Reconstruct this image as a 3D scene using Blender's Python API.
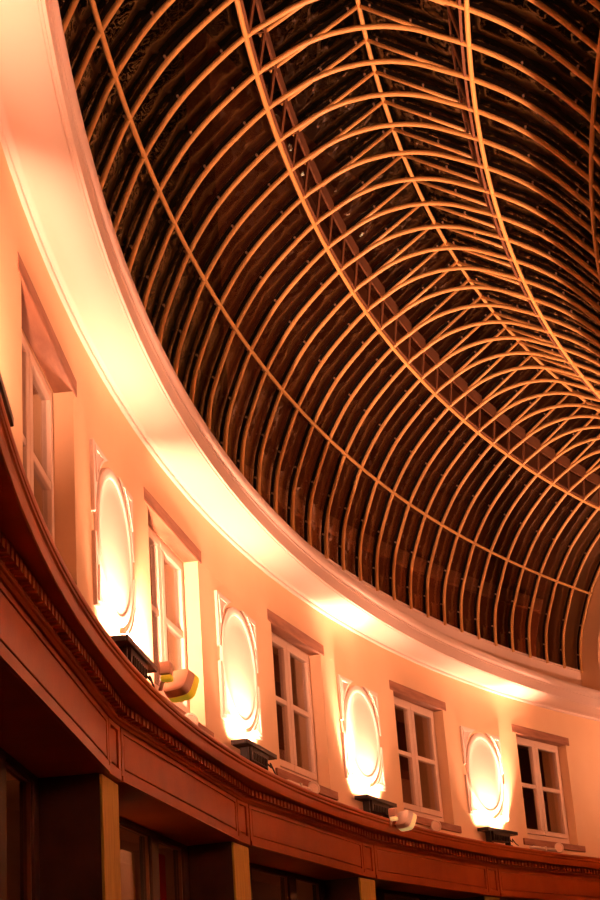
import bpy, bmesh, math, random
from mathutils import Vector, Matrix
random.seed(4)
S = bpy.context.scene
for o in list(bpy.data.objects):
    bpy.data.objects.remove(o)
COL = S.collection

# ------------------------------------------------------------------ camera
# The gallery is curved: everything is laid out round one plumb axis (CX, CY).
EYE = 1.6
F_PX, PITCH, ROLL = 1610.55, 0.36008, 0.07415
CX, CY, RW = 28.45409, 8.80138, 30.027
cam = bpy.data.cameras.new('camera')
camo = bpy.data.objects.new('camera', cam); COL.objects.link(camo)
cam.sensor_fit = 'VERTICAL'; cam.sensor_height = 36.0; cam.lens = F_PX * 36.0 / 900.0
cam.clip_start = 0.05; cam.clip_end = 300
fw = Vector((0, math.cos(PITCH), math.sin(PITCH)))
rt = Vector((1, 0, 0)); up = Vector((0, -math.sin(PITCH), math.cos(PITCH)))
c_, s_ = math.cos(ROLL), math.sin(ROLL)
rt2 = rt * c_ - up * s_; up2 = rt * s_ + up * c_
m = Matrix.Identity(4)
for i in range(3):
    m[i][0] = rt2[i]; m[i][1] = up2[i]; m[i][2] = -fw[i]
m[2][3] = EYE
camo.matrix_world = m
S.camera = camo

# ------------------------------------------------------------------ world, exposure
w = bpy.data.worlds.new('night'); S.world = w; w.use_nodes = True
w.node_tree.nodes['Background'].inputs[0].default_value = (0.30, 0.13, 0.05, 1)
w.node_tree.nodes['Background'].inputs[1].default_value = 0.012
S.view_settings.view_transform = 'Standard'; S.view_settings.look = 'None'
S.view_settings.gamma = 1.0; S.view_settings.use_curve_mapping = False
S.view_settings.exposure = 0.0

FLOOD_COL = (1.0, 0.42, 0.245)
FLOOD_W = 62.0
FAR_FILL_W = 165.0       # added facing floods, out of view: upward fill heads
WALL_FILL_W = 36.0   # added facing floods: fill heads aimed across to brighten the long wall

TH0, D, MO = 2.55552, 0.14165, 0.0725       # bay rhythm of the long wall
TE, DK = 2.4951, 0.01974                    # hoop rhythm of the glass vault
NH = 37                                     # hoops
RV = 27.857                                 # vault centre line
A0, A1 = 2.335, 3.62                        # extent of the built walls

# ------------------------------------------------------------------ materials
def mat(name, col, rough=0.6, metal=0.0, noise=None, bump=0.0, bscale=40, spec=0.5, detail=4, stretch=(1, 1, 1), emit=None):
    m = bpy.data.materials.new(name); m.use_nodes = True
    nt = m.node_tree; b = nt.nodes['Principled BSDF']
    b.inputs['Base Color'].default_value = (*col, 1)
    b.inputs['Roughness'].default_value = rough
    b.inputs['Metallic'].default_value = metal
    b.inputs['Specular IOR Level'].default_value = spec
    if noise or bump:
        tc = nt.nodes.new('ShaderNodeTexCoord'); mp = nt.nodes.new('ShaderNodeMapping')
        mp.inputs['Scale'].default_value = stretch
        nt.links.new(tc.outputs['Object'], mp.inputs['Vector'])
    if noise:
        sc, col2, lo, hi = noise
        n = nt.nodes.new('ShaderNodeTexNoise'); n.inputs['Scale'].default_value = sc; n.inputs['Detail'].default_value = detail
        nt.links.new(mp.outputs[0], n.inputs['Vector'])
        r = nt.nodes.new('ShaderNodeValToRGB')
        r.color_ramp.elements[0].position = lo; r.color_ramp.elements[0].color = (*col, 1)
        r.color_ramp.elements[1].position = hi; r.color_ramp.elements[1].color = (*col2, 1)
        nt.links.new(n.outputs['Fac'], r.inputs[0]); nt.links.new(r.outputs[0], b.inputs['Base Color'])
    if bump:
        n2 = nt.nodes.new('ShaderNodeTexNoise'); n2.inputs['Scale'].default_value = bscale; n2.inputs['Detail'].default_value = 5
        nt.links.new(mp.outputs[0], n2.inputs['Vector'])
        bp = nt.nodes.new('ShaderNodeBump'); bp.inputs['Strength'].default_value = bump; bp.inputs['Distance'].default_value = 0.02
        nt.links.new(n2.outputs['Fac'], bp.inputs['Height']); nt.links.new(bp.outputs[0], b.inputs['Normal'])
    if emit:
        b.inputs['Emission Color'].default_value = (*emit[0], 1); b.inputs['Emission Strength'].default_value = emit[1]
    return m

def glass_mat(name, tint, ior, wav=0.0, wscale=3.0):
    m = bpy.data.materials.new(name); m.use_nodes = True
    nt = m.node_tree; nt.nodes.remove(nt.nodes['Principled BSDF'])
    out = nt.nodes['Material Output']
    tr = nt.nodes.new('ShaderNodeBsdfTransparent'); tr.inputs[0].default_value = (*tint, 1)
    gl = nt.nodes.new('ShaderNodeBsdfGlossy'); gl.inputs['Roughness'].default_value = 0.02
    fr = nt.nodes.new('ShaderNodeFresnel')
    ge = nt.nodes.new('ShaderNodeNewGeometry'); mr = nt.nodes.new('ShaderNodeMapRange')      # same strength on both faces of a sheet
    mr.inputs['To Min'].default_value = ior; mr.inputs['To Max'].default_value = 1.0 / ior
    nt.links.new(ge.outputs['Backfacing'], mr.inputs['Value']); nt.links.new(mr.outputs['Result'], fr.inputs[0])
    mx = nt.nodes.new('ShaderNodeMixShader')
    nt.links.new(fr.outputs[0], mx.inputs[0]); nt.links.new(tr.outputs[0], mx.inputs[1]); nt.links.new(gl.outputs[0], mx.inputs[2])
    nt.links.new(mx.outputs[0], out.inputs['Surface'])
    if wav:
        tc = nt.nodes.new('ShaderNodeTexCoord')
        n = nt.nodes.new('ShaderNodeTexNoise'); n.inputs['Scale'].default_value = wscale; n.inputs['Detail'].default_value = 1.5
        nt.links.new(tc.outputs['Object'], n.inputs['Vector'])
        bp = nt.nodes.new('ShaderNodeBump'); bp.inputs['Strength'].default_value = wav; bp.inputs['Distance'].default_value = 0.025
        nt.links.new(n.outputs['Fac'], bp.inputs['Height']); nt.links.new(bp.outputs[0], gl.inputs['Normal'])
    return m

M = {}
M['plaster'] = mat('plaster', (0.82, 0.59, 0.37), 0.75, noise=(1.1, (0.78, 0.54, 0.32), 0.35, 0.75), bump=0.18, bscale=5)
M['stucco'] = mat('stucco_white', (0.82, 0.68, 0.60), 0.6, bump=0.08, bscale=12)
M['coving'] = mat('painted_coving', (0.83, 0.67, 0.60), 0.5)
M['frame'] = mat('window_paint', (0.80, 0.62, 0.50), 0.4)
M['oak'] = mat('lintel_timber', (0.36, 0.17, 0.10), 0.65, noise=(9, (0.22, 0.09, 0.05), 0.35, 0.7), bump=0.25, bscale=30, stretch=(0.25, 1, 2))
M['mahogany'] = mat('mahogany_stain', (0.38, 0.078, 0.010), 0.38, noise=(3, (0.29, 0.050, 0.005), 0.3, 0.75), bump=0.05, bscale=25, spec=0.28)
M['darkwood'] = mat('dark_wood', (0.06, 0.026, 0.016), 0.55, noise=(6, (0.035, 0.016, 0.01), 0.35, 0.7))
M['post_side'] = mat('post_shade_stain', (0.075, 0.028, 0.015), 0.6, noise=(4, (0.04, 0.015, 0.009), 0.35, 0.7))  # dark boards, with the shade on the post sides put into the colour
M['bead'] = mat('bead_varnish', (0.20, 0.075, 0.03), 0.4)
M['pine'] = mat('post_pine', (0.60, 0.42, 0.08), 0.6, noise=(7, (0.46, 0.30, 0.05), 0.35, 0.7), bump=0.2, bscale=20, stretch=(3, 3, 0.5))
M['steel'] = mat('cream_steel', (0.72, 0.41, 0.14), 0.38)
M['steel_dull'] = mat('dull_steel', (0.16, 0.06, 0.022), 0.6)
M['glazing_bar'] = mat('glazing_bar_black', (0.006, 0.004, 0.003), 0.7, spec=0.2)
M['clamp'] = mat('zinc_clamp', (0.75, 0.5, 0.32), 0.3, metal=0.6)
M['roofglass'] = glass_mat('roof_glass', (0.80, 0.74, 0.68), 1.7, 1.0, 3.2)
M['pane'] = glass_mat('window_glass', (0.94, 0.93, 0.92), 1.5, 0.05, 2.0)
M['black'] = mat('black_enamel', (0.022, 0.014, 0.012), 0.45)
M['lens'] = mat('flood_lens', (0.9, 0.8, 0.65), 0.2, emit=((1.0, 0.62, 0.30), 6.0))
M['pinkplastic'] = mat('pale_plastic', (0.62, 0.36, 0.26), 0.4)
M['yellow'] = mat('yellow_lens', (0.95, 0.80, 0.03), 0.35, emit=((1.0, 0.62, 0.03), 0.22))
M['white'] = mat('white_plastic', (0.78, 0.66, 0.55), 0.4)
M['cable'] = mat('cable_black', (0.01, 0.008, 0.008), 0.5)
M['floor'] = mat('stone_floor', (0.14, 0.10, 0.07), 0.35, noise=(1.2, (0.10, 0.07, 0.05), 0.4, 0.6))
M['room'] = mat('room_paint', (0.60, 0.30, 0.17), 0.8, noise=(0.9, (0.46, 0.22, 0.12), 0.35, 0.7))
M['brick'] = mat('outside_render', (0.34, 0.13, 0.055), 0.9, noise=(1.3, (0.24, 0.085, 0.035), 0.35, 0.7))
M['red'] = mat('red_cloth', (0.72, 0.015, 0.012), 0.8)
M['orangeleather'] = mat('tan_leather', (0.50, 0.19, 0.06), 0.5)

# ------------------------------------------------------------------ helpers
def W(th, r, z):
    return (CX + r * math.cos(th), CY + r * math.sin(th), z)

def link(name, verts, faces, material, parent=None, smooth=False, bevel=0.0, auto=None):
    me = bpy.data.meshes.new(name); me.from_pydata(verts, [], faces); me.update()
    bm = bmesh.new(); bm.from_mesh(me)
    bmesh.ops.recalc_face_normals(bm, faces=bm.faces); bm.to_mesh(me); bm.free()
    if smooth:
        me.polygons.foreach_set('use_smooth', [True] * len(me.polygons))
    me.materials.append(material)
    o = bpy.data.objects.new(name, me); COL.objects.link(o)
    if parent: o.parent = parent
    if auto:
        md = o.modifiers.new('split', 'EDGE_SPLIT'); md.split_angle = math.radians(auto)
    if bevel:
        b = o.modifiers.new('bevel', 'BEVEL'); b.width = bevel; b.segments = 2; b.limit_method = 'ANGLE'; b.angle_limit = math.radians(40)
    return o

class MB:
    def __init__(s): s.v = []; s.f = []
    def add(s, v, f):
        n = len(s.v); s.v += [tuple(p) for p in v]; s.f += [tuple(i + n for i in q) for q in f]
    def box(s, x0, x1, y0, y1, z0, z1):
        s.add([(x0,y0,z0),(x1,y0,z0),(x1,y1,z0),(x0,y1,z0),(x0,y0,z1),(x1,y0,z1),(x1,y1,z1),(x0,y1,z1)],
              [(0,3,2,1),(4,5,6,7),(0,1,5,4),(1,2,6,5),(2,3,7,6),(3,0,4,7)])
    def arcbox(s, t0, t1, r0, r1, z0, z1, n=8, cf=None):
        s.sweep([(r0,z0),(r1,z0),(r1,z1),(r0,z1)], [t0 + (t1 - t0) * i / n for i in range(n + 1)], cf)
    def sweep(s, prof, ths, cf=None):
        n = len(prof); v = []; f = []
        for t in ths:
            k = cf(t) if cf else 1.0
            v += [W(t, r * k, z) for r, z in prof]
        for i in range(len(ths) - 1):
            for j in range(n):
                a = i*n + j; b = i*n + (j+1) % n
                f.append((a, b, b + n, a + n))
        f.append(tuple(range(n - 1, -1, -1))); f.append(tuple(range((len(ths)-1)*n, len(ths)*n)))
        s.add(v, f)
    def tube(s, pts, r, n=8, caps=True):
        P = [Vector(p) for p in pts]; rings = []
        T = []
        for i in range(len(P)):
            a = P[max(i-1, 0)]; b = P[min(i+1, len(P)-1)]; T.append((b - a).normalized())
        ref = Vector((0,0,1)) if abs(T[0].z) < 0.9 else Vector((1,0,0))
        N = (ref - T[0] * ref.dot(T[0])).normalized(); v = []; f = []
        for i, p in enumerate(P):
            N = (N - T[i] * N.dot(T[i])).normalized(); B = T[i].cross(N)
            v += [tuple(p + (N * math.cos(2*math.pi*k/n) + B * math.sin(2*math.pi*k/n)) * r) for k in range(n)]
        for i in range(len(P) - 1):
            for k in range(n):
                a = i*n + k; b = i*n + (k+1) % n; f.append((a, b, b+n, a+n))
        if caps:
            f.append(tuple(range(n-1, -1, -1))); f.append(tuple(range((len(P)-1)*n, len(P)*n)))
        s.add(v, f)
    def strip(s, pts, w, h, side=(1,0,0), off=0.0):
        """flat bar along pts in the local yz plane: w across x, h thick along the normal, off = outward offset"""
        P = [Vector(p) for p in pts]; v = []; f = []
        X = Vector(side)
        for i in range(len(P)):
            t = (P[min(i+1, len(P)-1)] - P[max(i-1, 0)]).normalized(); nrm = X.cross(t).normalized()
            for a, bb in ((-w/2, off), (w/2, off), (w/2, off + h), (-w/2, off + h)):
                v.append(tuple(P[i] + X * a + nrm * bb))
        for i in range(len(P) - 1):
            for k in range(4):
                a = i*4 + k; b = i*4 + (k+1) % 4; f.append((a, b, b+4, a+4))
        f.append((3,2,1,0)); m_ = (len(P)-1)*4; f.append((m_, m_+1, m_+2, m_+3))
        s.add(v, f)
    def prism(s, poly, y0, y1):
        """polygon in x,z extruded along y"""
        n = len(poly)
        v = [(x, y0, z) for x, z in poly] + [(x, y1, z) for x, z in poly]
        f = [tuple(range(n)), tuple(range(2*n-1, n-1, -1))] + [(i, (i+1) % n, (i+1) % n + n, i + n) for i in range(n)]
        s.add(v, f)
    def lathe_y(s, prof, n=48, cx=0, cz=0):
        """closed profile of (radius, y) spun about a local y axis"""
        v = []; f = []; m_ = len(prof)
        for i in range(n):
            a = 2*math.pi*i/n
            v += [(cx + r*math.cos(a), y, cz + r*math.sin(a)) for r, y in prof]
        for i in range(n):
            for j in range(m_ - 1):
                a = i*m_ + j; b = ((i+1) % n)*m_ + j
                f.append((a, a+1, b+1, b))
        s.add(v, f)
    def xf(s, mtx):
        s.v = [tuple(mtx @ Vector(p)) for p in s.v]; return s
    def build(s, name, material, parent=None, **k):
        return link(name, s.v, s.f, material, parent, **k)

def tag(o, label=None, cat=None, group=None, kind=None):
    if label: o['label'] = label
    if cat: o['category'] = cat
    if group: o['group'] = group
    if kind: o['kind'] = kind
    return o
def empty(name, th, r, z, label=None, cat=None, group=None):
    """local x runs along the wall towards the camera end, local y points to the middle of the passage"""
    o = bpy.data.objects.new(name, None); COL.objects.link(o)
    o.location = W(th, r, z); o.rotation_euler = (0, 0, th + math.pi/2); o.empty_display_size = 0.2
    return tag(o, label, cat, group)
def place(o, th, r, z):
    o.location = W(th, r, z); o.rotation_euler = (0, 0, th + math.pi/2)
def copy_tree(o, parent=None):
    c = o.copy(); COL.objects.link(c)
    if parent: c.parent = parent
    for ch in list(o.children): copy_tree(ch, c)
    return c
def arange(a, b, step):
    n = max(2, int(abs(b - a) / step) + 1); return [a + (b - a) * i / (n - 1) for i in range(n)]
ORD = ['zeroth','first','second','third','fourth','fifth','sixth','seventh','eighth','ninth','tenth','eleventh','twelfth','thirteenth','fourteenth','fifteenth','sixteenth','seventeenth','eighteenth','nineteenth','twentieth']
ORD += ['twenty-' + x for x in ORD[1:10]] + ['thirtieth'] + ['thirty-' + x for x in ORD[1:10]] + ['fortieth']
PV = TH0 + 0.0735                                # pilaster line of the shopfront, vertices of its facets
def facet(t):
    a = (t - PV) / D; a -= math.floor(a) + 0.5
    return math.cos(D/2) / math.cos(a * D)
def facet_ths(k0, k1, n=6):
    return [PV + (k0 + i / n) * D for i in range(int(round((k1 - k0) * n)) + 1)]
Z = EYE

# ------------------------------------------------------------------ setting: walls, floor, ledges
OH = 0.86 / RW                                    # half opening
mb = MB()
mb.arcbox(A0, A1, RW, RW + 0.45, Z + 4.42, Z + 5.2, 90)
mb.arcbox(A0, A1, RW, RW + 0.45, Z + 2.46, Z + 2.83, 90)
edges = [A0]
for k in range(0, 7):
    edges += [TH0 + k*D - OH, TH0 + k*D + OH]
edges.append(A1)
for i in range(0, len(edges), 2):
    mb.arcbox(edges[i], edges[i+1], RW, RW + 0.45, Z + 2.83, Z + 4.42, max(2, int((edges[i+1]-edges[i])/0.012)))
tag(mb.build('wall_left', M['plaster']), kind='structure')

# coving with its bead and moulded edge, running under the vault
prof = [(30.10,4.93),(30.022,4.945),(30.005,4.955),(30.0,4.97),(30.006,4.985),(29.985,4.99),(29.97,4.995),(29.955,4.992),(29.93,4.985),(29.86,4.982),(29.78,4.99),(29.70,5.008),
        (29.672,5.018),(29.668,5.012),(29.655,5.012),(29.650,5.022),(29.633,5.024),(29.633,5.165),(29.622,5.17),(29.622,5.19),(29.612,5.20),(29.602,5.225),(29.598,5.26),(29.602,5.295),(29.612,5.31),(29.62,5.315),
        (30.11,5.40),(30.11,5.77),(30.09,5.775),(30.09,5.80),(30.45,5.80),(30.45,4.93)]
mb = MB(); mb.sweep([(r, z + Z) for r, z in prof], arange(A0, A1, 0.0085))
tag(mb.build('trim_1', M['coving'], smooth=True, auto=32), kind='structure')

# the facing wall, its coving and its ledge (mirror of the above about the vault line)
RI = 2*RV - RW
mb = MB(); mb.arcbox(A0, A1, RI - 0.35, RI, Z + 2.62, Z + 5.2, 90); tag(mb.build('wall_right', M['plaster']), kind='structure')
mb = MB(); mb.sweep([(2*RV - r, z + Z) for r, z in prof], arange(A0, A1, 0.012))
tag(mb.build('trim_2', M['coving'], smooth=True, auto=32), kind='structure')
mb = MB()
mb.sweep([(2*RV - r, z + Z) for r, z in [(30.4,1.945),(30.02,1.945),(30.02,2.36),(29.96,2.37),(29.96,2.45),(29.80,2.455),(29.80,2.54),(29.785,2.60),(29.80,2.62),(30.4,2.66)]], arange(A0, A1, 0.02))
tag(mb.build('trim_3', M['mahogany']), kind='structure')
mb = MB(); mb.arcbox(A0, A1, RI - 0.45, RI - 0.40, 0, Z + 1.95, 60); tag(mb.build('wall_lower', M['darkwood']), kind='structure')
mb = MB(); mb.arcbox(A0, A1, 25.0, 33.2, -0.1, 0.0, 60); tag(mb.build('floor', M['floor']), kind='structure')

# end wall with its arched opening, where the vault stops
CROWN = [(0.70,8.215),(0.48,8.325),(0.24,8.393),(0.0,8.415)]
VP = [(2.19,5.74),(2.19,5.85),(2.175,6.05),(2.135,6.30),(2.06,6.53),(1.96,6.78),(1.84,7.045),(1.63,7.38),(1.43,7.63),(1.20,7.855),(0.93,8.082)] + CROWN
VR = [(2.19,5.74),(2.19,5.90),(2.17,6.20),(2.12,6.50),(2.03,6.85),(1.905,7.14),(1.75,7.35),(1.52,7.625),(1.26,7.868),(0.945,8.082)] + CROWN
def smoothprof(pts, sub=4):
    out = []
    for i in range(len(pts) - 1):
        p0 = pts[max(i-1,0)]; p1 = pts[i]; p2 = pts[i+1]; p3 = pts[min(i+2,len(pts)-1)]
        for j in range(sub):
            t = j/sub
            out.append(tuple(0.5*((2*p1[a]) + (-p0[a]+p2[a])*t + (2*p0[a]-5*p1[a]+4*p2[a]-p3[a])*t*t + (-p0[a]+3*p1[a]-3*p2[a]+p3[a])*t**3) for a in (0,1)))
    out.append(pts[-1]); return out
HALF = smoothprof(VP, 3)
HALF_R = smoothprof(VR, 3)
FULL = HALF + [(-a, z) for a, z in HALF_R[-2::-1]]          # foot (long wall) .. crown .. foot (facing wall)
def offset(prof, d):
    out = []
    for i in range(len(prof)):
        a = prof[max(i-1,0)]; b = prof[min(i+1,len(prof)-1)]
        tx, tz = b[0]-a[0], b[1]-a[1]; l = math.hypot(tx, tz)
        out.append((prof[i][0] + d*tz/l, prof[i][1] - d*tx/l))
    return out
inner = offset(FULL, -0.30); outer = offset(FULL, 0.9)
inner[0] = (FULL[0][0] - 0.30, 5.35); inner[-1] = (-inner[0][0], 5.35)
outer[0] = (FULL[0][0] + 0.35, 5.35); outer[-1] = (-outer[0][0], 5.35)
mb = MB(); n = len(FULL); v = []; f = []
for t in (TE - 0.002, TE - 0.030):
    v += [W(t, RV + a, z + Z) for a, z in inner] + [W(t, RV + a, z + Z) for a, z in outer]
for i in range(n - 1):
    f += [(i, i+1, n+i+1, n+i), (2*n+i, 3*n+i, 3*n+i+1, 2*n+i+1), (i, 2*n+i, 2*n+i+1, i+1), (n+i, n+i+1, 3*n+i+1, 3*n+i)]
f += [(0, n, 3*n, 2*n), (n-1, 3*n-1, 4*n-1, 2*n-1)]
mb.add(v, f); tag(mb.build('wall_end', M['plaster']), kind='structure')

# neighbouring building seen darkly through the roof glass, behind the long wall
mb = MB()
mb.arcbox(A0, 2.765, 31.6, 32.0, Z + 4.0, Z + 14.5, 50)
tag(mb.build('wall_outside', M['brick']), kind='structure')
mb = MB(); mb.arcbox(A0, 2.765, 31.52, 31.6, Z + 7.38, Z + 7.62, 50)
tag(mb.build('trim_4', M['room']), kind='structure')

# rooms behind the upper windows and the shops
mb = MB(); mb.arcbox(A0, A1, 32.0, 32.1, 0, Z + 2.4, 60); mb.arcbox(A0, A1, 32.0, 32.1, Z + 2.4, Z + 4.9, 60); mb.arcbox(A0, A1, 30.45, 32.1, Z + 4.75, Z + 4.85, 60)
mb.arcbox(A0, A1, 30.47, 32.1, Z + 2.35, Z + 2.45, 60)
tag(mb.build('wall_back', M['room']), kind='structure')

# dim lamps inside the upper rooms; added unseen fill brightens the wall outside
for k in range(0, 6):
    ld = bpy.data.lights.new('room_lamp', 'POINT'); ld.energy = 8; ld.color = (1.0, 0.36, 0.13); ld.shadow_soft_size = 0.1
    lo = bpy.data.objects.new('room_lamp', ld); COL.objects.link(lo); lo.location = W(TH0 + k*D + 0.02, 31.1, Z + 2.75)
for i in range(5):  # fill added beyond the glass to lift the neighbouring wall
    t = 2.46 + 0.11*i
    ld = bpy.data.lights.new('outside_fill_light', 'AREA'); ld.energy = 9; ld.color = (1.0, 0.25, 0.07); ld.size = 0.3; ld.spread = math.radians(150)
    lo = bpy.data.objects.new('outside_fill_light', ld); COL.objects.link(lo); lo.location = W(t, 30.55, Z + 5.9)
    d = Vector((math.cos(t), math.sin(t), 1.0)).normalized(); lo.rotation_euler = (-d).to_track_quat('Z', 'Y').to_euler()

# ------------------------------------------------------------------ shopfront entablature
ent = empty('shopfront_entablature', PV + 3*D, 30.0, Z + 1.945, 'long red-brown wooden shopfront entablature curving under the lit plaster wall', 'entablature')
INV = None
def ent_part(name, mb_, material, **k):
    o = mb_.build(name, material, None, **k)
    o.parent = ent
    o.matrix_parent_inverse = (Matrix.Translation(ent.location) @ ent.rotation_euler.to_matrix().to_4x4()).inverted()
    return o
mb = MB()
mb.sweep([(r, z + Z) for r, z in [(30.12,2.44),(30.02,2.446),(29.822,2.451),(29.812,2.446),(29.803,2.449),(29.80,2.456),(29.800,2.535),(29.796,2.540),(29.788,2.543),(29.784,2.552),(29.788,2.561),(29.797,2.564),(29.797,2.574),(29.786,2.577),(29.780,2.588),(29.780,2.602),(29.786,2.613),(29.800,2.62),(30.03,2.665),(30.12,2.665)]], arange(A0, A1, 0.0085))
ent_part('cornice', mb, M['mahogany'], smooth=True, auto=30)
mb = MB(); fth = facet_ths(-2, 7, 6)
mb.sweep([(r, z + Z) for r, z in [(30.2,2.335),(30.05,2.335),(30.035,2.332),(30.028,2.338),(30.02,2.348),(30.006,2.352),(30.0,2.36),(30.006,2.368),(30.02,2.372),(30.02,2.45),(30.2,2.45)]], fth, facet)
ent_part('bead_moulding', mb, M['mahogany'], smooth=True, auto=30)
mb = MB()
mb.sweep([(r, z + Z) for r, z in [(30.62,1.94),(30.065,1.94),(30.065,2.34),(30.62,2.34)]], fth, facet)
ent_part('soffit_box', mb, M['mahogany'])
for k in range(-2, 7):                                     # one straight facet per bay
    tm = PV + (k + 0.5) * D; rm = 30.056 * math.cos(D/2); hx = 30.056 * math.sin(D/2) - 0.212
    M4 = Matrix.Translation(W(tm, rm, Z)) @ Matrix.Rotation(tm + math.pi/2, 4, 'Z')
    mb = MB()
    mb.box(-hx, hx, -0.02, 0.012, 1.942, 1.985); mb.box(-hx, hx, -0.02, 0.004, 1.985, 2.024); mb.box(-hx, hx, -0.02, 0.004, 2.296, 2.345)
    mb.box(-hx, -hx + 0.06, -0.02, 0.004, 2.024, 2.296); mb.box(hx - 0.06, hx, -0.02, 0.004, 2.024, 2.296)
    ent_part('frieze_frame', mb.xf(M4), M['mahogany'])
    mb = MB(); mb.box(-hx + 0.075, hx - 0.075, -0.02, 0.002, 2.040, 2.286)
    ent_part('frieze_panel', mb.xf(M4), M['mahogany'], bevel=0.006)
    mb = MB(); nd = 40; pitch = (2*hx + 0.40) / nd
    for i in range(nd):
        x = -hx - 0.20 + pitch * (i + 0.5)
        mb.box(x - pitch*0.31, x + pitch*0.31, 0.0, 0.105, 2.383, 2.448)
    mb.box(-hx - 0.2, hx + 0.2, 0.0, 0.05, 2.372, 2.45)
    ent_part('dentil_course', mb.xf(M4), M['mahogany'])
    tp = PV + k * D
    M4 = Matrix.Translation(W(tp, 30.056, Z)) @ Matrix.Rotation(tp + math.pi/2, 4, 'Z')
    mb = MB()
    mb.box(-0.19, 0.19, -0.03, 0.018, 1.942, 2.02); mb.box(-0.19, 0.19, -0.03, 0.018, 2.300, 2.345)
    mb.box(-0.19, -0.115, -0.03, 0.018, 2.02, 2.30); mb.box(0.115, 0.19, -0.03, 0.018, 2.02, 2.30)
    mb.box(-0.115, 0.115, -0.03, -0.014, 2.02, 2.30); mb.box(-0.092, 0.092, -0.02, 0.008, 2.044, 2.280)
    ent_part('pilaster_block', mb.xf(M4), M['mahogany'], bevel=0.004)

# ------------------------------------------------------------------ shop posts and shop windows below
for k in range(-1, 6):
    t = PV + k * D
    j = k
    nm = {3: 'timber shopfront post nearest the camera, below the foremost frieze block', 2: 'second timber shopfront post from the camera, right of the red curtain', 1: 'third timber shopfront post from the camera, low in the middle of the photo',
          0: 'fourth timber shopfront post from the camera, at the bottom right edge', -1: 'timber shopfront post at the far end of the curve', 4: 'timber shopfront post just left of the frame', 5: 'timber shopfront post beside the camera position'}[k]
    e = empty('timber_post', t, 30.30, 0, nm, 'post', 'shopfront posts')
    mb = MB(); mb.box(-0.25, 0.25, -0.28, 0.20, 0.0, Z + 1.94); mb.build('shaft', M['post_side'], e)
    mb = MB(); mb.box(-0.25, 0.25, 0.20, 0.222, 0.0, Z + 1.93); o = mb.build('front_board', M['pine'], e, bevel=0.004); o['label'] = 'pale pine front board'
    # shop window between this post and the next
    if k < 5:
        tm = t + D/2
        lab = {3: 'dark shop window left of the foremost timber post', 2: 'shop window with a red curtain behind its farther pane', 1: 'dark shop window between the second and third posts', 0: 'dark shop window between the third and fourth posts',
               -1: 'dark shop window right of the fourth post', 4: 'dark shop window beside the camera position'}[k]
        e = empty('shop_window', tm, 30.52, 0, lab, 'shop window', 'shop windows')
        hw = 30.5 * D/2 - 0.26
        mb = MB(); mb.box(-hw, hw, -0.05, 0.05, Z + 1.895, Z + 1.945); mb.box(-hw, hw, -0.05, 0.05, 0.0, 0.45)
        mb.box(-hw - 0.02, -hw + 0.17, -0.05, 0.05, 0.45, Z + 1.895); mb.box(hw - 0.17, hw + 0.02, -0.05, 0.05, 0.45, Z + 1.895)
        mb.build('frame', M['darkwood'], e, bevel=0.008)
        for x in (-0.72, 0.72):
            mb = MB(); mb.box(x - 0.12, x + 0.12, -0.055, 0.055, 0.45, Z + 1.895); mb.build('mullion', M['darkwood'], e, bevel=0.008)
        for x0, x1 in ((-hw + 0.17, -0.84), (-0.60, 0.60), (0.84, hw - 0.17)):
            mb = MB(); mb.box(x0, x1, -0.006, 0.006, 0.45, Z + 1.895); mb.build('glass_pane', M['pane'], e)
            mb = MB()
            for a0, a1 in ((x0, x0 + 0.03), (x1 - 0.03, x1)): mb.box(a0, a1, 0.006, 0.03, 0.45, Z + 1.895)
            mb.box(x0 + 0.03, x1 - 0.03, 0.006, 0.03, Z + 1.880, Z + 1.895)
            mb.build('glazing_bead', M['bead'], e)
# curtain behind the farther pane of the second shop window
e = empty('red_curtain', PV + 2.5*D, 30.66, 0, 'deep red curtain hanging behind the glass left of the second post', 'curtain')
pts = []
mb = MB(); npl = 36; v = []; f = []
for i in range(npl + 1):
    x = -1.68 + 0.30 * i / npl; y = 0.035 * math.sin(i * 2 * math.pi / 9)
    for yy in (0, -0.012):
        for z in (0.3, 1.2, 2.2, Z + 1.84): v.append((x, y * (1.1 - 0.2 * z / 3) + yy, z))
for i in range(npl):
    for j in range(3):
        a = i*8 + j; f += [(a, a+8, a+9, a+1), (a+4, a+5, a+13, a+12)]
    f += [(i*8, i*8+4, i*8+12, i*8+8), (i*8+3, i*8+11, i*8+15, i*8+7)]
f += [(0,1,5,4),(1,2,6,5),(2,3,7,6)]; q = npl*8; f += [(q+4,q+5,q+1,q),(q+5,q+6,q+2,q+1),(q+6,q+7,q+3,q+2)]
mb.add(v, f); mb.build('cloth', M['red'], e, smooth=True)
mb = MB(); mb.tube([(-1.75, -0.006, Z + 1.84), (-1.30, -0.006, Z + 1.84)], 0.015); mb.build('curtain_rod', M['darkwood'], e)

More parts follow.
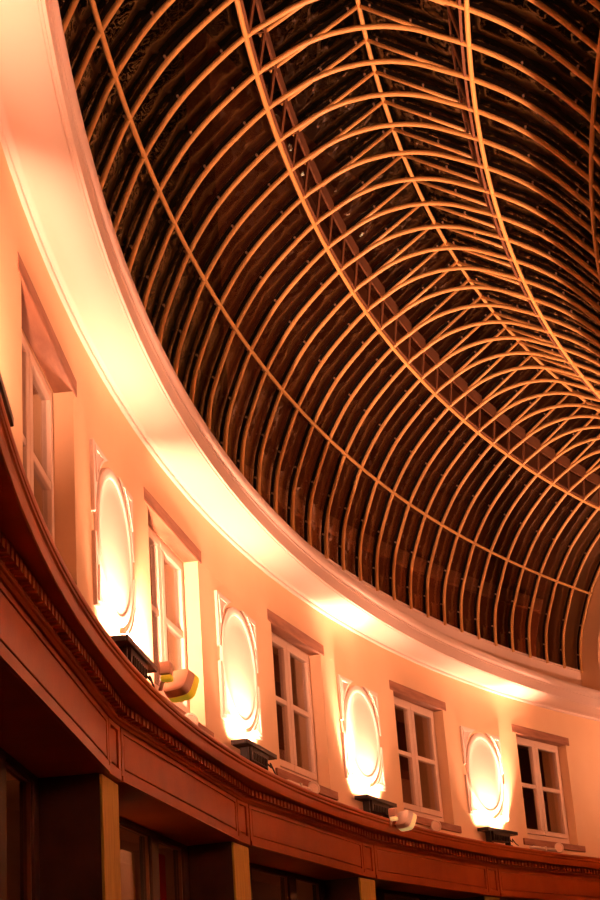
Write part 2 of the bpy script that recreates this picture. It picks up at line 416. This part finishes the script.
e = empty('display_board', PV + 2.5*D, 30.80, 0, 'tan board with a small hook hanging behind glass beside the foremost post', 'board')
mb = MB(); bp_ = [(-1.27, Z + 1.36), (-1.27, Z + 1.70), (-1.25, Z + 1.725), (-0.2, Z + 1.70), (-0.2, Z + 1.0), (-1.0, Z + 1.0), (-1.1, Z + 1.12)]
mb.prism(bp_, -0.015, 0.015); mb.build('panel', M['orangeleather'], e, bevel=0.006)
mb = MB(); mb.tube([(-1.17, 0.015, Z + 1.36), (-1.17, 0.05, Z + 1.35), (-1.17, 0.06, Z + 1.31), (-1.17, 0.04, Z + 1.28)], 0.008, 6); mb.build('hook', M['clamp'], e, smooth=True)
mb = MB(); mb.box(-0.75, -0.70, -0.02, -0.016, Z + 1.69, Z + 1.93); mb.build('hanger', M['darkwood'], e)
for k, x, r, pw in ((2, 0.2, 30.72, 8.0), (1, 0.0, 31.2, 5.0), (0, 0.0, 31.2, 4.0)):  # lamp inferred in the curtain bay; fill added behind the other panes
    ld = bpy.data.lights.new('shop_lamp_fill', 'POINT'); ld.energy = pw; ld.color = (1.0, 0.42, 0.16); ld.shadow_soft_size = 0.08
    lo = bpy.data.objects.new('shop_lamp_fill', ld); COL.objects.link(lo); lo.location = W(PV + (k + 0.5)*D + x/30.6, r, Z + 1.2)

# ------------------------------------------------------------------ upper windows with lintels and sills
def make_window():
    e = empty('casement_window', TH0, RW, Z + 2.85)
    zb, zt = 0.0, 1.57
    mb = MB()
    mb.box(-0.855, 0.855, -0.20, -0.13, zt - 0.055, zt - 0.002); mb.box(-0.855, 0.855, -0.20, -0.13, zb, zb + 0.085)
    mb.box(-0.855, -0.79, -0.20, -0.13, zb + 0.085, zt - 0.055); mb.box(0.79, 0.855, -0.20, -0.13, zb + 0.085, zt - 0.055)
    mb.build('frame', M['frame'], e, bevel=0.006)
    for s in (-1, 1):
        mb = MB(); x0, x1 = sorted((s*0.004, s*0.786))
        xi0, xi1 = sorted((s*0.105, s*0.715))
        mb.box(x0, x1, -0.185, -0.115, zt - 0.115, zt - 0.058); mb.box(x0, x1, -0.185, -0.115, zb + 0.09, zb + 0.165)
        mb.box(x0, xi0, -0.185, -0.115, zb + 0.165, zt - 0.115); mb.box(xi1, x1, -0.185, -0.115, zb + 0.165, zt - 0.115)
        mb.box(xi0, xi1, -0.18, -0.12, 0.80, 0.858)
        sh = mb.build('sash', M['frame'], e, bevel=0.008)
        mb = MB(); mb.box(xi0, xi1, -0.153, -0.147, zb + 0.165, zt - 0.115); mb.build('glass_pane', M['pane'], sh)
    return e
def make_lintel():
    e = empty('timber_lintel', TH0, RW, Z + 4.42)
    mb = MB(); mb.box(-0.985, 0.985, -0.125, 0.022, -0.006, 0.125)
    mb.build('beam', M['oak'], e, bevel=0.01); return e
def make_sill():
    e = empty('timber_sill', TH0, RW, Z + 2.72)
    mb = MB(); mb.box(-1.04, 1.04, -0.13, 0.045, 0.03, 0.125); mb.build('sill_board', M['oak'], e, bevel=0.008); return e
WL = {0: 'white four-pane casement window at the far right, last before the plain wall', 1: 'white four-pane casement window second from the right', 2: 'white four-pane casement window in the middle, third from the right',
      3: 'white casement window behind the big yellow lamp, its head glaring bright', 4: 'white casement window nearest the camera, at the left edge', 5: 'white casement window beyond the left edge of the photo'}
LL = {0: 'brown timber lintel over the far right window', 1: 'brown timber lintel over the second window from the right', 2: 'brown timber lintel over the middle window', 3: 'brown timber lintel over the window behind the big yellow lamp',
      4: 'brown timber lintel over the nearest window, at the left edge', 5: 'brown timber lintel beyond the left edge of the photo'}
PL = {0: 'white round spotlight puck on the sill of the far right window', 1: 'white round spotlight puck on the sill of the second window from the right', 2: 'white round spotlight puck on the sill of the middle window', 3: 'white round spotlight puck beside the big yellow lamp',
      4: 'white round spotlight puck on the nearest sill', 5: 'white round spotlight puck beyond the left edge'}
win, lin, sil = make_window(), make_lintel(), make_sill()
def make_puck():
    e = empty('puck_lamp', TH0, RW, Z + 2.66)
    mb = MB(); mb.lathe_y([(0,-0.03),(0.085,-0.03),(0.098,-0.015),(0.10,0.0),(0.10,0.015),(0.088,0.027),(0.074,0.027),(0.07,0.018),(0,0.018)], 28, 0, 0.105)
    mb.build('housing', M['white'], e, smooth=True, auto=40)
    mb = MB(); mb.box(-0.025, 0.025, -0.075, -0.02, 0.0, 0.12); mb.build('bracket', M['white'], e)
    mb = MB(); mb.lathe_y([(0,0.019),(0.03,0.022),(0.068,0.019)], 24, 0, 0.105); mb.build('diffuser', M['frame'], e, smooth=True)
    return e
puck = make_puck()
for k in range(0, 6):
    t = TH0 + k * D
    for proto, lab, cat, g, r, z in ((win, WL[k], 'window', 'casement windows of the long wall', RW, Z + 2.85), (lin, LL[k], 'lintel', 'timber lintels of the long wall', RW, Z + 4.42),
                                  (sil, LL[k].replace('lintel over', 'sill under').replace('lintel', 'sill'), 'sill', 'timber sills of the long wall', RW, Z + 2.70), (puck, PL[k], 'spotlight', 'round spotlights on the window sills', 29.945, Z + 2.650)):
        o = proto if k == 0 else copy_tree(proto)
        place(o, t, r, z); tag(o, lab, cat, g)
        if proto is puck: o.rotation_euler.z -= math.radians(42); o.scale = (0.78, 0.78, 0.78)

# pale conduit lying on the cornice in front of two sills
for k, lab in ((0, 'pale conduit pipe lying before the far right sill'), (2, 'pale conduit pipe lying before the middle sill')):
    e = empty('conduit_pipe', TH0 + k*D, 29.93, Z + 2.69, lab, 'pipe')
    mb = MB(); mb.tube([(0.98 - 0.1*i, 0.004*math.sin(i), 0.0 if i else -0.012) for i in range(9)], 0.024, 8); mb.build('pipe', M['white'], e, smooth=True)
    mb = MB(); mb.box(0.50, 0.54, -0.03, 0.03, -0.035, 0.028); mb.build('pipe_clip', M['white'], e)

# ------------------------------------------------------------------ round plaster medallions
def make_medallion():
    e = empty('plaster_medallion', TH0 + MO, RW, Z + 3.65)
    R1, R2 = 0.595, 0.645
    mb = MB()
    mb.lathe_y([(0, 0.034), (0.25, 0.033), (0.40, 0.032), (0.506, 0.031), (0.510, 0.032), (0.514, 0.037), (0.522, 0.040), (0.575, 0.041), (0.588, 0.038), (R1, 0.032), (R1, 0.0)], 72)
    mb.build('disc', M['stucco'], e, smooth=True, auto=50)
    hx, hz = 0.675, 0.62
    for sx in (-1, 1):
        for sz in (-1, 1):
            def region(d):
                X, Zz, R = hx - d, hz - d, R2 + d
                pts = [(X, Zz)]
                # along the outer vertical edge down to the arc, round the arc, back along the horizontal edge
                zc = max(0.075, math.sqrt(max(R*R - X*X, 0))) if R > X else 0.075
                a0 = math.atan2(zc, X if R <= X else math.sqrt(max(R*R - zc*zc, 0)))
                xc = math.sqrt(max(R*R - Zz*Zz, 0)) if R > Zz else 0.06
                a1 = math.atan2(Zz if R > Zz else R, max(xc, 0.06))
                if R <= X: pts.append((X, zc))
                for i in range(15):
                    a = a0 + (a1 - a0) * i / 14
                    pts.append((min(R*math.cos(a), X), min(R*math.sin(a), Zz)))
                return pts
            P = region(0.0)
            poly = [(sx*x, sz*z) for x, z in P]
            mb = MB(); mb.prism(poly, 0.0, 0.036)
            sp = mb.build('spandrel', M['stucco'], e, bevel=0.004)
            # raised triangular frame on the spandrel
            Q0 = (hx - 0.035, hz - 0.035); 
            tri = []
            for a in (math.radians(27), math.radians(35), math.radians(44), math.radians(52), math.radians(61)):
                tri.append(((R2 + 0.035)*math.cos(a), (R2 + 0.035)*math.sin(a)))
            tri = [(min(x, hx - 0.035), min(z, hz - 0.035)) for x, z in tri]
            loop = [Q0] + tri
            cxm = sum(p[0] for p in loop)/len(loop); czm = sum(p[1] for p in loop)/len(loop)
            inn = [(cxm + (x - cxm)*0.74, czm + (z - czm)*0.74) for x, z in loop]
            m2 = MB(); nn = len(loop); vv = []; ff = []
            for y in (0.035, 0.045):
                vv += [(sx*x, y, sz*z) for x, z in loop] + [(sx*x, y, sz*z) for x, z in inn]
            for i in range(nn):
                j2 = (i+1) % nn
                ff += [(2*nn+i, 2*nn+j2, 3*nn+j2, 3*nn+i), (i, j2, 2*nn+j2, 2*nn+i), (nn+i, 3*nn+i, 3*nn+j2, nn+j2), (i, nn+i, nn+j2, j2)]
            m2.add(vv, ff); m2.build('spandrel_fillet', M['stucco'], sp)
    return e
ML = {0: 'white plaster medallion farthest right, washed by the farthest floodlight', 1: 'white plaster medallion between the middle window and the second from right', 2: 'white plaster medallion just right of the big yellow lamp', 3: 'white plaster medallion nearest the camera, at the left', 4: 'white plaster medallion beyond the left edge'}
med = make_medallion()
for k in range(0, 5):
    o = med if k == 0 else copy_tree(med)
    place(o, TH0 + MO + k*D + (0.013 if k == 4 else 0), RW, Z + 3.65); tag(o, ML[k], 'medallion', 'plaster medallions of the long wall')

# ------------------------------------------------------------------ black wall-washer floodlights with their light
def make_flood():
    e = empty('wall_washer_floodlight', TH0 + MO, 29.905, Z + 2.635)
    mb = MB(); mb.box(-0.50, 0.50, -0.055, 0.075, 0.165, 0.175)
    for a in ((-0.52, 0.52, 0.07, 0.09), (-0.52, 0.52, -0.075, -0.055), (-0.52, -0.50, -0.055, 0.07), (0.50, 0.52, -0.055, 0.07)):
        mb.box(a[0], a[1], a[2], a[3], 0.160, 0.205)
    mb.build('tray', M['black'], e, bevel=0.004)
    mb = MB(); v = [(-0.27,-0.05,0.045),(0.27,-0.05,0.045),(0.27,0.05,0.045),(-0.27,0.05,0.045),(-0.30,-0.055,0.165),(0.30,-0.055,0.165),(0.30,0.065,0.165),(-0.30,0.065,0.165)]
    mb.add(v, [(0,3,2,1),(4,5,6,7),(0,1,5,4),(1,2,6,5),(2,3,7,6),(3,0,4,7)])
    for i in range(9):
        x = -0.22 + 0.055*i; mb.box(x - 0.006, x + 0.006, 0.055, 0.07, 0.05, 0.12)
    mb.build('body', M['black'], e)
    for x in (-0.33, 0.33):
        mb = MB(); mb.box(x - 0.012, x + 0.012, -0.04, 0.04, 0.0, 0.165); mb.box(x - 0.05, x + 0.05, -0.05, 0.05, 0.0, 0.012); mb.build('bracket', M['black'], e)
    mb = MB(); mb.tube([(-0.26, 0.05, 0.09), (-0.31, 0.08, 0.05), (-0.36, 0.06, 0.10), (-0.44, 0.07, 0.04), (-0.58, 0.05, 0.025)], 0.008, 6); mb.build('cable', M['cable'], e, smooth=True)
    mb = MB(); mb.box(-0.49, 0.49, -0.05, 0.065, 0.176, 0.182); mb.build('lens', M['lens'], e)
    return e
def flood_light(e, power, lean, side, spread=110, inward=True):
    for x in (-0.25, 0.25): head_light(e, x, power / 2, lean, side, spread, 0.42)
def head_light(e, x, power, lean, side, spread, size):
    ld = bpy.data.lights.new('washer_light', 'AREA'); ld.shape = 'RECTANGLE'; ld.size = size; ld.size_y = 0.09
    ld.energy = power; ld.color = FLOOD_COL; ld.spread = math.radians(spread)
    lo = bpy.data.objects.new('washer_light', ld); COL.objects.link(lo); lo.parent = e
    lo.location = (x, 0.0, 0.20 + 0.5*size*abs(math.sin(math.radians(side))))
    d = Vector((math.tan(math.radians(side)), -math.tan(math.radians(lean)), 1)).normalized()   # aim
    zax = -d; xax = Vector((1, 0, 0)); xax = (xax - zax * xax.dot(zax)).normalized(); yax = zax.cross(xax)
    lo.rotation_euler = Matrix((xax, yax, zax)).transposed().to_euler()
FL = {-1: 'black wall-washer floodlight past the far right window', 0: 'black wall-washer floodlight under the farthest right medallion', 1: 'black wall-washer floodlight with the smaller yellow lamp beside it', 2: 'black wall-washer floodlight under the medallion right of the big yellow lamp',
      3: 'black wall-washer floodlight with a dangling cable, under the nearest medallion', 4: 'black wall-washer floodlight left of the nearest window', 5: 'black wall-washer floodlight beside the camera', 6: 'black wall-washer floodlight behind the camera'}
EXTRA = {0: ((-0.50, -14, 1500),), 1: ((0.50, 6, 1500),), 3: ((-0.40, -60, 2300),), 4: ((-0.48, -52, 1700),)}      # (place on the tray, sideways aim, watts)
SIDE = {0: 4, 1: 2, 2: 4, 3: 9, 4: 14, 5: 0, 6: 0, -1: 0}
fl = make_flood()
for k in range(0, 7):
    o = fl if k == 0 else copy_tree(fl)
    place(o, TH0 + MO + k*D + (0.030 if k == 4 else 0), 29.905, Z + 2.635); tag(o, FL[k], 'floodlight', 'wall washers on the shopfront cornice')
first = [c for c in COL.objects if c.name.startswith('wall_washer_floodlight')]
for o in first:
    k = round((o.rotation_euler.z - math.pi/2 - TH0 - MO) / D)
    flood_light(o, FLOOD_W * (0.4 if k > 4 else 0.8 if k == 4 else 1), 12, SIDE[k], 105)
    for x, sd, pw in EXTRA.get(k, ()):
        ld = bpy.data.lights.new('washer_spot', 'SPOT'); ld.energy = pw; ld.color = FLOOD_COL; ld.shadow_soft_size = 0.04
        ld.spot_size = math.radians(84 if k == 3 else 60 if k == 4 else 52); ld.spot_blend = 1.0
        lo = bpy.data.objects.new('washer_spot', ld); COL.objects.link(lo); lo.parent = o; lo.location = (x, 0.0, 0.21)
        d = Vector((math.tan(math.radians(sd)), -math.tan(math.radians(22 if k > 2 else 9)), 1)).normalized()
        lo.rotation_euler = (-d).to_track_quat('Z', 'Y').to_euler()
for k in range(-1, 7):  # unseen row added to fill the vault and the long wall
    o = copy_tree(fl)
    for ch in list(o.children):
        if ch.type == 'LIGHT': bpy.data.objects.remove(ch)
    t = TH0 + MO + k*D
    o.location = W(t, 2*RV - 29.905, Z + 2.635); o.rotation_euler = (0, 0, t - math.pi/2)
    tag(o, 'black fill floodlight added unseen on the cornice of the facing wall', 'floodlight', 'added fill lights on the facing cornice')
    flood_light(o, FAR_FILL_W, -4, 0, 98); head_light(o, 0.0, WALL_FILL_W, -70, 0, 72, 0.8)

# ------------------------------------------------------------------ yellow-lensed lamps hung over the cornice edge
def make_yellow():
    e = empty('yellow_floodlight', TH0, 29.72, Z + 2.62)
    # rounded shell: squircle cross sections along its axis
    def ring(s, y, sq=0.48):
        out = []
        for i in range(24):
            a = 2*math.pi*i/24; c, q = math.cos(a), math.sin(a)
            out.append((s*math.copysign(abs(c)**sq, c), y, s*0.92*math.copysign(abs(q)**sq, q)))
        return out
    def shell(seq):
        v = []; f = []
        for s, y in seq: v += ring(s, y)
        for i in range(len(seq)-1):
            for k in range(24):
                a = i*24+k; b = i*24+(k+1)%24; f.append((a, b, b+24, a+24))
        f.append(tuple(range(23,-1,-1))); f.append(tuple(range((len(seq)-1)*24, len(seq)*24)))
        return v, f
    R = Matrix.Translation((0, 0.03, 0.11)) @ Matrix.Rotation(math.radians(64), 4, 'Z') @ Matrix.Rotation(math.radians(-28), 4, 'X')
    mb = MB(); mb.add(*shell([(0.088,-0.045),(0.104,-0.038),(0.113,-0.01),(0.118,0.03)])); mb.xf(R); mb.build('shell', M['pinkplastic'], e, smooth=True, auto=35)
    mb = MB(); mb.add(*shell([(0.118,0.031),(0.120,0.085),(0.112,0.10),(0.09,0.108)])); mb.xf(R); o = mb.build('lens', M['yellow'], e, smooth=True, auto=35); o['label'] = 'yellow lens'
    mb = MB(); mb.tube([(0.10, -0.03, 0.11), (0.17, -0.03, 0.12), (0.24, -0.05, 0.06), (0.24, -0.06, 0.01)], 0.016, 8); mb.build('arm', M['pinkplastic'], e, smooth=True)
    mb = MB(); mb.box(0.19, 0.29, -0.06, 0.03, 0.12, 0.22); sn = mb.build('sensor', M['pinkplastic'], e, bevel=0.012)
    mb = MB(); mb.box(0.195, 0.285, -0.05, 0.035, 0.075, 0.119); mb.build('sensor_lens', M['yellow'], sn, bevel=0.012)
    return e
yl = make_yellow(); place(yl, TH0 + 3*D + 1.50/29.7, 29.72, Z + 2.62); tag(yl, 'large yellow-lensed lamp jutting over the cornice before the bright window', 'lamp')
y2 = copy_tree(yl); place(y2, TH0 + 1*D + 1.80/29.7, 29.72, Z + 2.51); tag(y2, 'smaller-looking yellow-lensed lamp farther along the cornice, beside a floodlight', 'lamp')

M['cream_lens'] = mat('cream_lens', (0.95, 0.72, 0.30), 0.35, emit=((1.0, 0.62, 0.22), 0.45))
for ch in list(y2.children_recursive):
    if 'lens' in ch.name or ch.name.startswith('shell'):
        ch.data = ch.data.copy(); ch.data.materials[0] = M['cream_lens'] if 'lens' in ch.name else M['white']
        if 'label' in ch: ch['label'] = 'pale cream lens'
y2['label'] = 'pale cream lamp farther along the cornice, beside the second floodlight from the right'

# ------------------------------------------------------------------ glass vault: hoops, purlins, lantern
def hoop_pts(prof, r0=RV):
    """profile in the local frame of an empty standing at radius RV, height 0: y points inward"""
    return [(0.0, -a, z + Z) for a, z in prof]
def make_hoop():
    e = empty('vault_hoop', TE, RV, 0)
    mb = MB(); mb.tube(hoop_pts(FULL), 0.0245, 8); mb.build('hoop_tube', M['steel'], e, smooth=True)
    for s in (1, -1):
        side = [p for p in (HALF if s > 0 else HALF_R) if p[0] > 0.90 and p[1] > 5.80]
        pr = offset(side, 0.047); pr = [(s*a, z) for a, z in pr]
        mb = MB(); P = hoop_pts(pr)
        if s < 0: P = P[::-1]
        mb.strip(P, 0.030, 0.03, off=-0.015); mb.build('glazing_bar', M['glazing_bar'], e)
        for i in (4, 10, 16, 21, 26):
            if i < len(side):
                a, z = offset(side, 0.035)[i]
                c = MB(); c.tube([(-0.030, -s*a, z + Z), (0.030, -s*a, z + Z)], 0.012, 6); c.build('clamp', M['clamp'], e)
    return e
def make_rafter():
    """one slope of the raised lantern"""
    e = empty('lantern_rafter', TE, RV, 0)
    a0, a1 = (0, -0.015, Z + 9.03), (0, -0.87, Z + 8.48)
    mb = MB(); mb.tube([a0, a1], 0.0195, 8); mb.build('rafter_tube', M['steel'], e, smooth=True)
    nrm = Vector((0, -0.58, 0.915)).normalized()
    mb = MB(); p0, p1 = Vector(a0) + nrm*0.045, Vector(a1) + nrm*0.045
    mb.strip([tuple(p1), tuple(p0)], 0.03, 0.03, off=-0.015); mb.build('glazing_bar', M['glazing_bar'], e)
    for tt in (0.08, 0.5, 0.93):
        p = Vector(a0).lerp(Vector(a1), tt) + nrm*0.034
        c = MB(); c.tube([(-0.028, p.y, p.z), (0.028, p.y, p.z)], 0.012, 6); c.build('clamp', M['clamp'], e)
    return e
hoop, raf = make_hoop(), make_rafter()
raf2 = copy_tree(raf); 
for k in range(NH):
    t = TE + k*DK
    if k == 0:
        h, a, b2 = hoop, raf, raf2
    else:
        h, a, b2 = copy_tree(hoop), copy_tree(raf), copy_tree(raf2)
    w_ = ORD[k+1]
    place(h, t, RV, 0); tag(h, f'cream tubular steel vault hoop, {w_} counting from the plaster end arch', 'hoop', 'hoops of the glass vault')
    place(a, t, RV, 0); tag(a, f'left lantern rafter above the {w_} hoop from the end arch', 'rafter', 'rafters of the raised lantern')
    b2.location = W(t, RV, 0); b2.rotation_euler = (0, 0, t - math.pi/2); tag(b2, f'right lantern rafter above the {w_} hoop from the end arch', 'rafter', 'rafters of the raised lantern')
VT = arange(TE - 0.001, TE + (NH - 1)*DK + 0.01, 0.01)
for r, z, rad, lab in ((29.686, 7.042, 0.021, 'lower left lengthwise steel tube of the vault, below the lit hoops'), (28.778, 8.080, 0.023, 'upper left lengthwise steel tube along the lantern foot'), (RV, 9.052, 0.022, 'ridge tube along the top of the lantern'),
                       (26.912, 8.075, 0.023, 'upper right lengthwise steel tube along the lantern foot'), (25.972, 7.138, 0.021, 'lower right lengthwise steel tube at the right edge of the photo')):
    mb = MB(); mb.tube([W(t, r, z + Z) for t in VT], rad, 8)
    tag(mb.build('purlin_tube', M['steel'], smooth=True), lab, 'purlin', 'lengthwise tubes of the vault')
# lattice girders carrying the lantern feet
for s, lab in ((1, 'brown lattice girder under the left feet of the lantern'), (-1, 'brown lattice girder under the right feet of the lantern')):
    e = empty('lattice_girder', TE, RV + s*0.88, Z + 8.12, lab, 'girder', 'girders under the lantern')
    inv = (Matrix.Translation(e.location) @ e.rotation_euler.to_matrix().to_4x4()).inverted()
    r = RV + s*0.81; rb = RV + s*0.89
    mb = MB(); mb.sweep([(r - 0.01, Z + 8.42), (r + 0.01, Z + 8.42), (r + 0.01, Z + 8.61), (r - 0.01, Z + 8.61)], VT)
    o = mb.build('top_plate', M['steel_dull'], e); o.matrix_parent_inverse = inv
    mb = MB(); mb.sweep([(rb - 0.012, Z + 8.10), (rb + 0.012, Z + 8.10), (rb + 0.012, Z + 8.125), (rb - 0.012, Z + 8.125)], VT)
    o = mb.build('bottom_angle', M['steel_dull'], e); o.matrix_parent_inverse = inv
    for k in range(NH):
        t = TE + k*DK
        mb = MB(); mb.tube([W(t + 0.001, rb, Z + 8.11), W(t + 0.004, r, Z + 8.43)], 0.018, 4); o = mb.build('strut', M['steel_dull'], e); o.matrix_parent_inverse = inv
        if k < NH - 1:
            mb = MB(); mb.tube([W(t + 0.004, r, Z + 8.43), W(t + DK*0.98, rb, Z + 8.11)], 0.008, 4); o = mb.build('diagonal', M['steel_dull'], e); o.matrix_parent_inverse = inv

# glass sheets between the hoops
GS = offset([p for p in HALF if p[0] > 0.905], 0.075)
def make_sheet():
    e = bpy.data.objects.new('x', None)
    half = 0.5*DK
    v = []; f = []; n_ = len(GS)
    for d in (0.0, 0.008):
        pr = offset([p for p in HALF if p[0] > 0.905], 0.075 + d)
        for a, z in pr:
            r = RV + a
            for t in (-half, half):
                v.append((r*math.sin(-t)*-1.0, 0, 0) if False else (r*math.sin(t), -(r*math.cos(t) - RV), z + Z))
    for L in range(2):
        for i in range(n_ - 1):
            a = L*2*n_ + 2*i; f.append((a, a+1, a+3, a+2))
    o2 = 2*n_
    for i in range(n_ - 1):
        a = 2*i; f += [(a, a+2, a+2+o2, a+o2), (a+1, a+1+o2, a+3+o2, a+3)]
    f += [(0, o2, o2+1, 1), (2*n_-2, 2*n_-1, 2*n_-1+o2, 2*n_-2+o2)]
    return link('roof_glass_sheet', v, f, M['roofglass'], None, smooth=True, auto=30)
def make_sheet2(s):
    half = 0.5*DK; v = []; f = []
    sr = 1 if s > 0 else -1
    for d in (0.06, 0.068):
        for a, z in ((0.02, 9.045), (0.93, 8.46)):
            aa = a + d*0.53; zz = z + d*0.85
            r = RV + sr*aa
            for t in (-half, half):
                v.append((r*math.sin(t), -(r*math.cos(t) - RV), zz + Z))
    f = [(0,1,3,2),(4,6,7,5),(0,4,5,1),(2,3,7,6),(0,2,6,4),(1,5,7,3)]
    return link('lantern_glass_sheet', v, f, M['roofglass'], None)
def make_sheet3():
    """the far (right) side of the vault"""
    half = 0.5*DK; v = []; f = []; pr0 = [p for p in HALF_R if p[0] > 0.905]; n_ = len(pr0)
    for d in (0.0, 0.008):
        for a, z in offset(pr0, 0.075 + d):
            r = RV - a
            for t in (-half, half): v.append((r*math.sin(t), -(r*math.cos(t) - RV), z + Z))
    o2 = 2*n_
    for L in range(2):
        for i in range(n_ - 1):
            a = L*2*n_ + 2*i; f.append((a, a+1, a+3, a+2))
    for i in range(n_ - 1):
        a = 2*i; f += [(a, a+2, a+2+o2, a+o2), (a+1, a+1+o2, a+3+o2, a+3)]
    f += [(0, o2, o2+1, 1), (2*n_-2, 2*n_-1, 2*n_-1+o2, 2*n_-2+o2)]
    return link('roof_glass_sheet', v, f, M['roofglass'], None, smooth=True, auto=30)
protos = [(make_sheet(), 'left roof glass', 'glass sheets of the vault'), (make_sheet3(), 'right roof glass', 'glass sheets of the vault'),
          (make_sheet2(1), 'left lantern glass', 'glass sheets of the lantern'), (make_sheet2(-1), 'right lantern glass', 'glass sheets of the lantern')]
for pr, lab, g in protos:
    for k in range(NH - 1):
        o = pr if k == 0 else pr.copy()
        if k: COL.objects.link(o)
        place(o, TE + (k + 0.5)*DK, RV, 0)
        tag(o, f'{lab} between the {ORD[k+1]} and {ORD[k+2]} hoops from the end arch', 'glass sheet', g)
